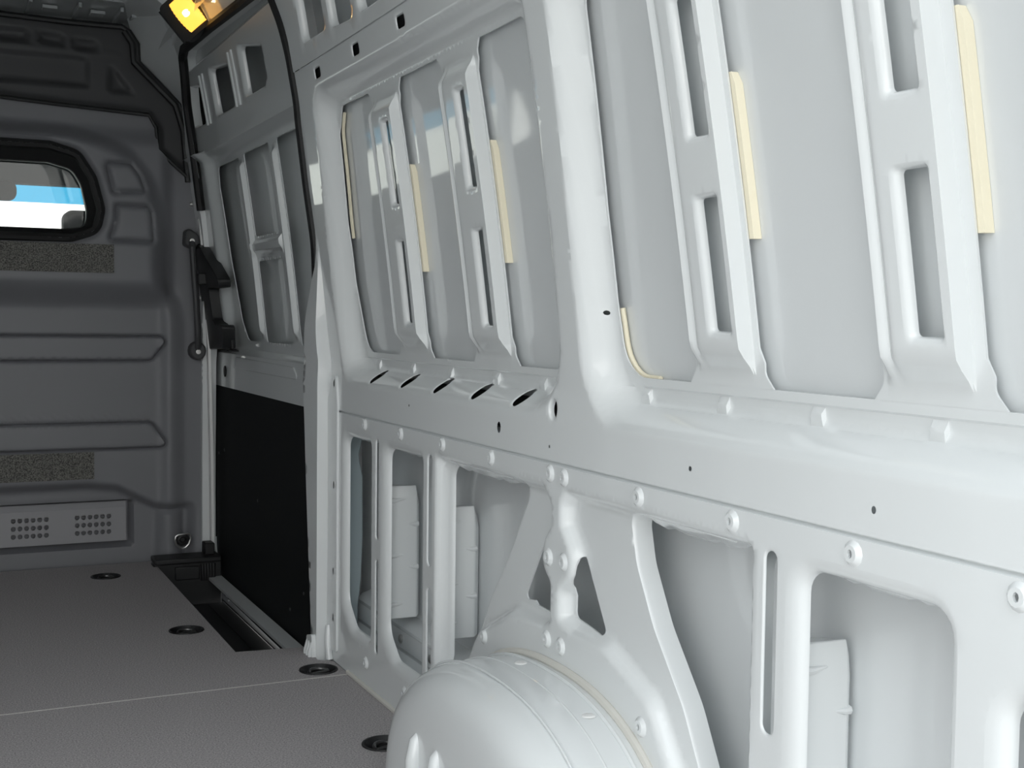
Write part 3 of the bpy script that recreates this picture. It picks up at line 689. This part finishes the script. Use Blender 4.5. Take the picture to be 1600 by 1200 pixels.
tag(slab(-.42, .640, 1.064, 1.165, .006, 'felt', 'felt_strip'), 'speckled dark felt strip stuck below the bulkhead window', 'felt strip', 'felt strips on the bulkhead')
tag(slab(-.36, .579, .318, .416, .006, 'felt', 'felt_strip'), 'speckled brown-grey felt strip stuck above the perforated vent plate', 'felt strip', 'felt strips on the bulkhead')
YP = YB - 0.055 + 0.05 + 0.048 + 0.004
vent = tag(empty('vent_plate', (0.2, YP, 0.077)), 'grey perforated metal vent plate low on the bulkhead', 'vent plate')
vh = []
for x0 in (.307, .525, -.20):
    for i in range(6):
        for z in (.1705, .1415, .1125): vh.append(circle(x0 + i * .0223, z, 0.0088, n=12))
q = Mesh(); pl = lambda U, V, e=0.0: (np.asarray(U, float), np.full(np.shape(U), YP) + e, np.asarray(V, float))
vo = rrect(-.47, .698, .077, .201, .003, 2)
plate(q, vo, vh, pl, 0.3, 0.3, seg=1.0); loft(q, vo, vo, [(0, 0), (0, 0.006)], pl, 1.0)
for L in vh: loft(q, L, L, [(0, 0), (0, 0.0025)], pl, 1.0)
unparent(q.build('perforated_sheet', 'plate', smooth=20), vent)
q = Mesh(); q.add([(-.47, YP, .201), (.698, YP, .201), (.698, YP + .012, .223), (-.47, YP + .012, .223)], [(0, 1, 2, 3)]); unparent(q.build('top_flange', 'plate', smooth=0), vent)
for x0 in (.36, .58, -.15):
    q = Mesh(); q.tube([(x0 - .07, YP + .018, .156), (x0 + .07, YP + .018, .156)], .006, 6); q.tube([(x0 - .07, YP + .018, .126), (x0 + .07, YP + .018, .126)], .006, 6)
    q.tube([(x0 - .07, YP + .018, .178), (x0 + .07, YP + .018, .178)], .004, 6); unparent(q.build('louvre', 'steel'), vent)

# grab handle
gh = tag(empty('grab_handle', (0.93, YB - 0.03, 0.78)), 'dark upright grab handle screwed to the right edge of the bulkhead', 'handle')
q = Mesh(); hp = [(0.922, YB - 0.045, 1.195), (0.920, YB - 0.075, 1.165), (0.924, YB - 0.082, 1.08), (0.931, YB - 0.083, 0.98), (0.938, YB - 0.080, 0.86), (0.941, YB - 0.072, 0.815), (0.944, YB - 0.045, 0.785)]
q.tube(hp, 0.012, 10); unparent(q.build('bar', 'plastic_dark'), gh)
for (x, z, pts) in ((0.922, 1.19, [(0.90, 1.245), (0.945, 1.215), (0.952, 1.185), (0.930, 1.160), (0.895, 1.175)]), (0.944, 0.782, circle(0.944, 0.785, 0.030, 0.034, 14))):
    q = Mesh(); q.prism(arc_round(pts, 0.014, 4) if len(pts) < 8 else pts, lambda a, b: (a, YB - 0.060, b), lambda a, b: (a, YB - 0.0, b))
    mt_ = unparent(q.build('mount', 'plastic_dark', bevel=0.006), gh)
    q = Mesh(); q.lathe([(0.009, 0), (0.009, 0.004), (0.0, 0.005)], 10, Matrix.Translation((x, YB - 0.060, z)) @ Matrix.Rotation(math.pi / 2, 4, 'X')); sc = q.build('screw', 'steel'); sc.parent = mt_; sc.matrix_parent_inverse = Matrix.Translation(gh.location).inverted() if False else sc.matrix_parent_inverse; sc.matrix_parent_inverse = (Matrix.Translation(gh.location) @ mt_.matrix_parent_inverse).inverted()

# ---------------------------------------------------------------- tie-down rings
def ring_thing(loc, label, rot=None, wall=False, deg=0):
    t = tag(empty('tie_down_ring', loc), label, 'tie-down ring', 'lashing rings in the load space')
    q = Mesh(); R0 = 0.046
    q.lathe([(R0 + 0.005, 0.0005), (R0 + 0.004, 0.003), (R0, 0.003), (R0 - 0.004, -0.004), (R0 - 0.012, -0.018), (0.012, -0.020), (0.0, -0.020)], 24, cap=False)
    c = q.build('cup', 'rubber', t)
    q = Mesh(); pts = []
    for k in range(17):
        a = math.pi * k / 16; pts.append((0.027 * math.cos(a), 0.027 * math.sin(a) - 0.006, -0.006 + 0.004 * math.sin(a)))
    q.tube(pts, 0.0045, 8, closed=True); q.build('ring', 'dark_steel', t)
    q = Mesh(); q.lathe([(0.009, -0.018), (0.009, -0.010), (0.004, -0.008), (0.0, -0.008)], 12); q.build('bolt', 'dark_steel', c)
    if rot is not None: t.rotation_euler = rot
    return t
RINGS = [((0.589, 4.498), 'recessed black floor lashing ring nearest the bulkhead', 0.3), ((0.702, 3.641), 'recessed black floor lashing ring beside the black step well', 0.3),
         ((0.937, 3.100), 'recessed black floor lashing ring at the corner by the door jamb', 0.3), ((0.905, 2.500), 'floor lashing ring half hidden by the wheel arch', 0.3)]
for (x, y), lab, a in RINGS: ring_thing((x, y, 0.0), lab, (0, 0, a))
dr = tag(empty('tie_down_ring', (0.891, YB - 0.03, 0.07)), 'steel D-shaped lashing ring on the lower right of the bulkhead', 'tie-down ring', 'lashing rings in the load space')
q = Mesh(); yd = YB - 0.032
q.tube([(0.891 + 0.029 * a, yd - 0.004, 0.072 + 0.027 * b) for a, b in ((-.9, .75), (-.6, .95), (0, 1), (.6, 1.05), (.9, .9), (1, .4), (.75, -.4), (.3, -.85), (0, -.92), (-.4, -.85), (-.85, -.35), (-1, .3))], 0.0042, 8, closed=True); unparent(q.build('ring', 'steel'), dr)
q = Mesh(); q.lathe([(0.024, 0), (0.020, 0.006), (0.012, 0.008), (0.008, 0.003), (0, 0.003)], 14, Matrix.Translation((0.891, yd + 0.006, 0.078)) @ Matrix.Rotation(math.pi / 2, 4, 'X')); unparent(q.build('cup', 'rubber'), dr)

# ---------------------------------------------------------------- floor
floor = tag(empty('floor'), 'dark grey grained load floor made of two boards', None, kind='structure')
SEAM = 3.033; XL = -0.78
ringholes = [circle(x, y, 0.047, n=24) for (x, y), l, a in RINGS]
def flat(U, V, e=0.0): return np.asarray(U, float), np.asarray(V, float), np.zeros(np.shape(U)) - e
fr_out = [(XL, SEAM + 0.002), (0.998, SEAM + 0.002), (0.998, 3.165), (0.965, 3.185), (0.972, 3.285), (1.02, 3.335), (0.779, 3.354), (0.779, 4.70), (XL, 4.73)]
fr_out = [(XL, SEAM + 0.002), (0.998, SEAM + 0.002), (0.998, 3.165), (0.962, 3.19), (0.972, 3.285), (0.985, 3.330), (0.779, 3.354), (0.785, 4.715), (XL, 4.73)]
q = Mesh(); plate(q, fr_out, ringholes[:3], flat, 0.5, 0.5, seg=0.5); loft(q, fr_out, fr_out, [(0, 0), (0, 0.022)], flat, 1.0)
for L in ringholes[:3]: loft(q, L, L, [(0, 0), (0, 0.022)], flat, 1.0)
q.build('floor_board', 'floor', floor, smooth=0)
rr_out = [(XL, TAIL - 0.02), (0.998, TAIL - 0.02), (0.998, SEAM - 0.0035), (XL, SEAM - 0.0035)]
q = Mesh(); plate(q, rr_out, ringholes[3:], flat, 0.5, 0.5, seg=0.5); loft(q, rr_out, rr_out, [(0, 0), (0, 0.022)], flat, 1.0)
for L in ringholes[3:]: loft(q, L, L, [(0, 0), (0, 0.022)], flat, 1.0)
q.build('floor_board', 'floor', floor, smooth=0)
part('joint_strip', 'edge', floor, ((XL, SEAM - 0.0034, -0.02), (0.998, SEAM + 0.0019, 0.0006)))
part('floor_underlay', 'black', floor, ((XL - 0.05, TAIL - 0.02, -0.06), (0.775, 4.75, -0.024)), ((0.775, TAIL - 0.02, -0.06), (1.02, 3.30, -0.024)))
q = Mesh(); q.tube([(0.997, y, 0.004) for y in (TAIL, 1.2, 2.2, 3.04)], 0.006, 6); q.build('edge_sealer', 'mastic', floor)
# ---------------------------------------------------------------- step well
step = tag(empty('door_step', (0.9, 4.0, -0.125)), 'black plastic step well inside the sliding door', 'step')
unparent(part('tread', 'black', None, ((0.77, 3.25, -0.17), (1.027, 4.62, -0.150)), bevel=0.004), step)
for x in (0.835, 0.90, 0.965): unparent(part('tread_rib', 'black', None, ((x - 0.003, 3.3, -0.150), (x + 0.003, 4.58, -0.1485))), step)
unparent(part('inner_riser', 'black', None, ((0.770, 3.30, -0.17), (0.778, 4.70, -0.005))), step)
unparent(part('front_riser', 'black', None, ((0.77, 4.60, -0.17), (1.018, 4.66, 0.012)), bevel=0.006), step)
unparent(part('riser_cap', 'black', None, ((0.772, 4.575, 0.008), (1.012, 4.68, 0.030)), bevel=0.006), step)
unparent(part('riser_panel', 'black', None, ((0.845, 4.592, -0.055), (0.935, 4.602, -0.005)), bevel=0.004), step)
q = Mesh()
for k in range(5): q.tube([(0.945 + k * 0.010, 4.590, -0.060), (0.945 + k * 0.010, 4.586, -0.030), (0.945 + k * 0.010, 4.592, 0.0)], 0.007, 8)
unparent(q.build('guide_block', 'rubber'), step)
unparent(part('latch_block', 'rubber', None, ((0.955, 4.60, 0.030), (0.992, 4.66, 0.075)), bevel=0.005), step)

# ---------------------------------------------------------------- wheel arch
wa = tag(empty('wheel_arch', (0.9, 1.89, 0)), 'rounded silver wheel arch box standing on the floor against the side wall', 'wheel arch')
def arch_yz(t, s):                                  # t 0..1 along the arch, s = size factor
    a = math.pi * t; e = 2 / 2.35
    c, sn = math.cos(a), math.sin(a)
    return 1.885 + 0.415 * s * math.copysign(abs(c) ** e, c), 0.318 * s * abs(sn) ** e
NT, vv, ff = 72, [], []
secs = [(1.0, 1.0, 0), (0.96, 1.001, 0), (0.92, 1.0, 0), (0.89, 0.995, 0), (0.865, 0.982, 0), (0.845, 0.962, 0), (0.829, 0.934, 0), (0.817, 0.895, 0), (0.809, 0.84, 0), (0.804, 0.77, 0), (0.801, 0.66, 0), (0.800, 0.4, 0), (0.800, 0.0, 0)]
for x, s, _ in secs:
    for k in range(NT + 1):
        y, z = arch_yz(k / NT, s); vv.append((x, y, z if s > 0 else 0.0))
n = NT + 1
for i in range(len(secs) - 1):
    for k in range(NT): ff.append((i * n + k, i * n + k + 1, (i + 1) * n + k + 1, (i + 1) * n + k))
q = Mesh(); q.add(vv, ff); unparent(q.build('arch_shell', 'paint', smooth=60), wa)
q = Mesh(); pts = []
for k in range(4, NT - 3):
    y, z = arch_yz(k / NT, 1.012); pts.append((0.996, y, z))
q.tube(pts, 0.0075, 8); unparent(q.build('sealer_seam', 'mastic'), wa)['label'] = 'cream seam sealer along the joint with the wall'
q = Mesh(); pts = []
for k in range(4, NT - 3):
    y, z = arch_yz(k / NT, 1.004); pts.append((0.975, y, z))
q.tube(pts, 0.0035, 8); unparent(q.build('welt', 'paint'), wa)
for k, y0 in enumerate((2.050, 1.953, 1.857, 1.760)):               # upright pressed ribs on the inner face
    q = Mesh(); q.tube([(0.805, y0, 0.0), (0.798, y0, 0.05), (0.797, y0, 0.13), (0.802, y0, 0.165), (0.812, y0, 0.185)], 0.008, 12, rad=[.016, .016, .016, .013, .003]); unparent(q.build('pressed_rib', 'paint'), wa)
for x, t in ((0.955, 0.47), (0.955, 0.63)):
    y, z = arch_yz(t, 1.0); q = Mesh()
    q.lathe([(0.012, 0), (0.010, 0.002), (0.004, 0.003), (0, 0.003)], 12, Matrix.Translation((x, y, z))); unparent(q.build('plug', 'white'), wa)
q = Mesh()
for x in (0.93, 0.875):
    q.tube([(x, *arch_yz(k / NT, 0.9985)) for k in range(14, 58)], 0.0022, 6)
unparent(q.build('pressed_line', 'paint'), wa)

# ---------------------------------------------------------------- ceiling, left wall, front header
prof = [(float(B(1.86, 2.0)) - 0.0, 1.86), (0.80, 1.93), (0.72, 1.985), (0.60, 2.02), (0.35, 2.045), (0.11, 2.05)]
prof = prof + [(2 * XC - x, z) for x, z in reversed(prof[:-1])]
def extrude_profile(pr, y0, y1, th=0.0):
    q = Mesh(); n = len(pr); vv = [(x, y0, z) for x, z in pr] + [(x, y1, z) for x, z in pr]
    return q.add(vv, [(i, i + 1, n + i + 1, n + i) for i in range(n - 1)])
ceil = tag(extrude_profile(prof, TAIL - 0.02, 6.0).build('ceiling', 'paint', smooth=60), 'grey painted steel roof of the van', None, kind='structure')
for y in (0.90, 1.70, 2.55, 3.45, 4.28):
    q = Mesh(); n = len(prof); vv = []
    for yy, dz in ((y - 0.06, 0.0), (y - 0.05, -0.035), (y + 0.05, -0.035), (y + 0.06, 0.0)): vv += [(x, yy, z + dz - 0.001) for x, z in prof]
    ff = [(r * n + i, r * n + i + 1, (r + 1) * n + i + 1, (r + 1) * n + i) for r in range(3) for i in range(n - 1)]
    q.add(vv, ff); q.build('roof_bow', 'paint', ceil, smooth=40)
# header above the bulkhead
q = Mesh()
q.add([(-0.7, 4.86, 1.90), (0.95, 4.86, 1.90), (0.95, 4.80, 1.985), (-0.7, 4.80, 1.985), (0.95, 4.55, 2.0), (-0.7, 4.55, 2.0), (0.95, 4.53, 2.06), (-0.7, 4.53, 2.06)], [(0, 1, 2, 3), (3, 2, 4, 5), (5, 4, 6, 7)])
q.tube([(x, 4.79, 1.955) for x in (-0.5, 0.72)], 0.012, 8)
for x in (0.12, 0.36, 0.52, 0.66):
    q.box((x, 4.58, 1.975), (x + 0.012, 4.80, 1.992))
    q.box((x + 0.05, 4.66, 1.978), (x + 0.10, 4.72, 1.99))
q.build('front_header', 'header', ceil, bevel=0.002)
# left wall
lp = [(XL - 0.02, -0.05), (XL - 0.02, 0.75), (XL + 0.02, 1.0), (XL + 0.09, 1.45), (XL + 0.15, 1.75), prof[-1]]
wl = tag(extrude_profile(lp, TAIL - 0.02, 4.9).build('wall_left', 'paint', smooth=40), 'pale silver painted steel left side of the van', None, kind='structure')
for y in (0.9, 1.5, 2.1, 2.7, 3.3, 3.9, 4.4):
    q = Mesh(); n = len(lp); vv = []
    for yy, dx in ((y - 0.07, 0.0), (y - 0.05, 0.035), (y + 0.05, 0.035), (y + 0.07, 0.0)): vv += [(x + dx + 0.001, yy, z) for x, z in lp]
    q.add(vv, [(r * n + i, r * n + i + 1, (r + 1) * n + i + 1, (r + 1) * n + i) for r in range(3) for i in range(n - 1)]); q.build('pillar', 'paint', wl, smooth=40)
# front corner sheet between bulkhead edge and door frame
q = Mesh(); er = [(0.935, 1.41), (0.918, 1.598), (0.889, 1.689), (0.741, 1.831), (0.737, 1.895), (0.708, 1.938), (0.69, 2.0)]
bz = [1.41, 1.598, 1.689, 1.815, 1.880, 1.925, 1.99]; rows = []
for (x, z), zz, ye in zip(er, bz, (4.54, 4.54, 4.54, 4.51, 4.46, 4.42, 4.40)):
    xb = float(B(min(zz, 1.92), ye)) + 0.001; row = []
    for k in range(9):
        t = k / 8
        row.append((x + 0.012 + (xb - x - 0.012) * t, YB + 0.02 + (ye - YB - 0.02) * t, z + (zz - z) * t))
    rows.append(row)
vv = [p for r_ in rows for p in r_]; ff = [(i * 9 + j, i * 9 + j + 1, i * 9 + j + 10, i * 9 + j + 9) for i in range(len(rows) - 1) for j in range(8)]
q.add(vv, ff); q.build('corner_gusset', 'paint', wall_r, smooth=60)
# closing sheets: door post behind the bulkhead, sill below the cavity, roof skin
part('front_post', 'black', wall_r, ((0.66, 4.82, -0.30), (1.25, 4.85, 2.10)))
q = Mesh(); zz = [-0.16, 0.30, 0.78, 0.82, 1.0, 1.2, 1.4, 1.6, 1.8, 1.92]; pp = [(float(B(z, 3.3)) + (0.02 if z < 0.8 else 0.066), z) for z in zz] + [(1.25, 1.92), (1.25, -0.16)]
q.prism(pp, lambda x, z: (x, 3.30, z), lambda x, z: (x, 3.325, z)); q.build('rear_door_post', 'skin', wall_r)
part('outer_sill', 'skin', wall_r, ((0.985, TAIL, -0.16), (1.20, 3.30, -0.10)))
rp = [(1.06, 1.78), (1.03, 1.93), (0.90, 2.03), (0.60, 2.10), (0.11, 2.12)]; rp = rp + [(2 * XC - x, z) for x, z in reversed(rp[:-1])]
extrude_profile(rp, TAIL, 6.0).build('roof_skin', 'paint', ceil, smooth=60)
# body end post at the tail
part('tail_post', 'paint', wall_r, ((0.99, TAIL - 0.03, -0.10), (1.16, TAIL + 0.01, 0.8)), ((0.98, TAIL - 0.03, 0.8), (1.12, TAIL + 0.01, 1.2)), ((0.91, TAIL - 0.03, 1.2), (1.08, TAIL + 0.01, 1.6)))

# ---------------------------------------------------------------- load space lamp
lamp = tag(empty('cargo_lamp', (0.80, 4.20, 1.90)), 'lit amber load-space lamp in a black housing above the door', 'lamp')
LD = Vector((-0.50, -0.78, -0.38)).normalized()                      # lens looks back and down into the load space
Lq = LD.to_track_quat('-Z', 'Y')
Lm = Matrix.Translation((0.782, 4.00, 1.866)) @ Lq.to_matrix().to_4x4() @ Matrix.Rotation(math.radians(-35), 4, 'Z')
q = Mesh(); q.prism(rrect(-0.050, 0.075, -0.066, 0.066, 0.018, 4), lambda x, y: tuple(Lm @ Vector((x, y, -0.004))), lambda x, y: tuple(Lm @ Vector((x * 1.08 + 0.02, y * 1.08, 0.085)))); unparent(q.build('housing', 'rubber'), lamp)
q = Mesh(); vv = []; N = 18
for i in range(N + 1):
    for j in range(13):
        u = -1 + 2 * i / N; v = -1 + 2 * j / 12
        x = 0.038 * v * (1 - 0.12 * u * u); y = 0.052 * u
        vv.append(tuple(Lm @ Vector((x, y, -0.006 - 0.020 * math.sqrt(max(0, 1 - 0.85 * u * u)) * math.sqrt(max(0, 1 - 0.8 * v * v)) - 0.0016 * math.cos(u * 28)))))
q.add(vv, [(i * 13 + j, i * 13 + j + 1, i * 13 + j + 14, i * 13 + j + 13) for i in range(N) for j in range(12)]); unparent(q.build('lens', 'amber', smooth=60), lamp)
q = Mesh(); q.lathe([(0.0, -0.0295), (0.007, -0.0285), (0.012, -0.0255), (0.012, -0.012), (0.0, -0.012)], 14, Lm, cap=False); unparent(q.build('bulb', 'bulb'), lamp)

q = Mesh(); q.tube([tuple(Lm @ Vector((0.09, 0.06 - 0.12 * k, 0.03))) for k in (0, 1)], 0.004, 6); unparent(q.build('bracket_rod', 'dark_steel'), lamp)
# ---------------------------------------------------------------- cab in front of the bulkhead
q = Mesh(); q.add([(-0.9, 4.95, 1.62), (1.1, 4.95, 1.62), (1.1, 5.9, 1.60), (-0.9, 5.9, 1.60)], [(0, 1, 2, 3)]); q.build('cab_headliner', 'cab', ceil)
part('screen_header', 'cab', ceil, ((-0.9, 5.86, 1.480), (1.1, 5.93, 1.61)))
q = Mesh(); q.box((-0.86, 6.0, 0.30), (1.06, 6.6, 0.86)); tag(q.build('dashboard', 'tyre', bevel=0.03), 'black dashboard below the windscreen in the cab', 'dashboard')
part('cab_side_panel', 'cab', wall_r, ((1.00, 4.82, -0.2), (1.1, 5.6, 1.62)))
part('cab_side_panel', 'cab', wl, ((-0.9, 4.92, -0.2), (-0.80, 5.6, 1.62)))
part('cab_floor', 'tyre', floor, ((-0.9, 4.78, -0.3), (1.1, 6.5, -0.2)))
w2 = tag(empty('window_2', (0.08, 6.2, 0.86)), 'bright windscreen with a blue tinted sun strip beyond the cab', None, kind='structure')
q = Mesh(); q.add([(-0.85, 5.90, 1.52), (1.0, 5.90, 1.52), (1.03, 6.52, 0.86), (-0.88, 6.52, 0.86)], [(0, 1, 2, 3)]); unparent(q.build('windscreen', 'wind', smooth=0), w2)
# sun strip of the windscreen, set just inside the glass
q = Mesh(); q.add([(-0.85, 5.888, 1.52), (1.0, 5.888, 1.52), (1.01, 5.990, 1.411), (-0.86, 5.990, 1.411)], [(0, 1, 2, 3)]); unparent(q.build('sun_strip', 'tint', smooth=0), w2)
q = Mesh(); q.tube([(1.02, 6.52, 0.86), (0.98, 5.9, 1.53)], 0.045, 8); unparent(q.build('screen_pillar', 'cab'), w2)
q = Mesh(); q.tube([(-0.87, 6.52, 0.86), (-0.84, 5.9, 1.53)], 0.045, 8); unparent(q.build('screen_pillar', 'cab'), w2)
mir = tag(empty('rear_view_mirror', (0.30, 5.8, 1.45)), 'dark rear-view mirror hanging at the windscreen top', 'mirror')
q = Mesh(); q.prism(rrect(-0.02, 0.395, 1.392, 1.478, 0.035, 5), lambda x, z: (x, 5.72, z), lambda x, z: (x, 5.75, z)); q.tube([(0.15, 5.74, 1.46), (0.15, 5.86, 1.52)], 0.012, 8); unparent(q.build('mirror_body', 'tyre', bevel=0.008), mir)
seat = tag(empty('passenger_seat', (0.6, 5.2, 0.0)), 'black passenger seat headrest behind the bulkhead window', 'seat')
q = Mesh(); q.prism(rrect(0.512, 0.79, 1.10, 1.312, 0.035, 6), lambda x, z: (x, 5.02, z), lambda x, z: (x, 5.13, z)); unparent(q.build('headrest', 'tyre', bevel=0.02), seat)
q = Mesh(); q.prism(rrect(0.36, 0.86, 0.40, 1.08, 0.08, 6), lambda x, z: (x, 5.0, z), lambda x, z: (x, 5.16, z)); unparent(q.build('seat_back', 'tyre', bevel=0.03), seat)
q = Mesh(); q.prism(rrect(0.36, 0.86, -0.20, 0.42, 0.05, 5), lambda x, z: (x, 5.05, z), lambda x, z: (x, 5.55, z)); unparent(q.build('seat_base', 'tyre', bevel=0.03), seat)

# ---------------------------------------------------------------- ground outside
q = Mesh(); q.add([(-60, -60, -0.66), (60, -60, -0.66), (60, 60, -0.66), (-60, 60, -0.66)], [(0, 1, 2, 3)])
tag(q.build('ground', 'ground', smooth=0), 'pale concrete ground outside the van', None, kind='structure')
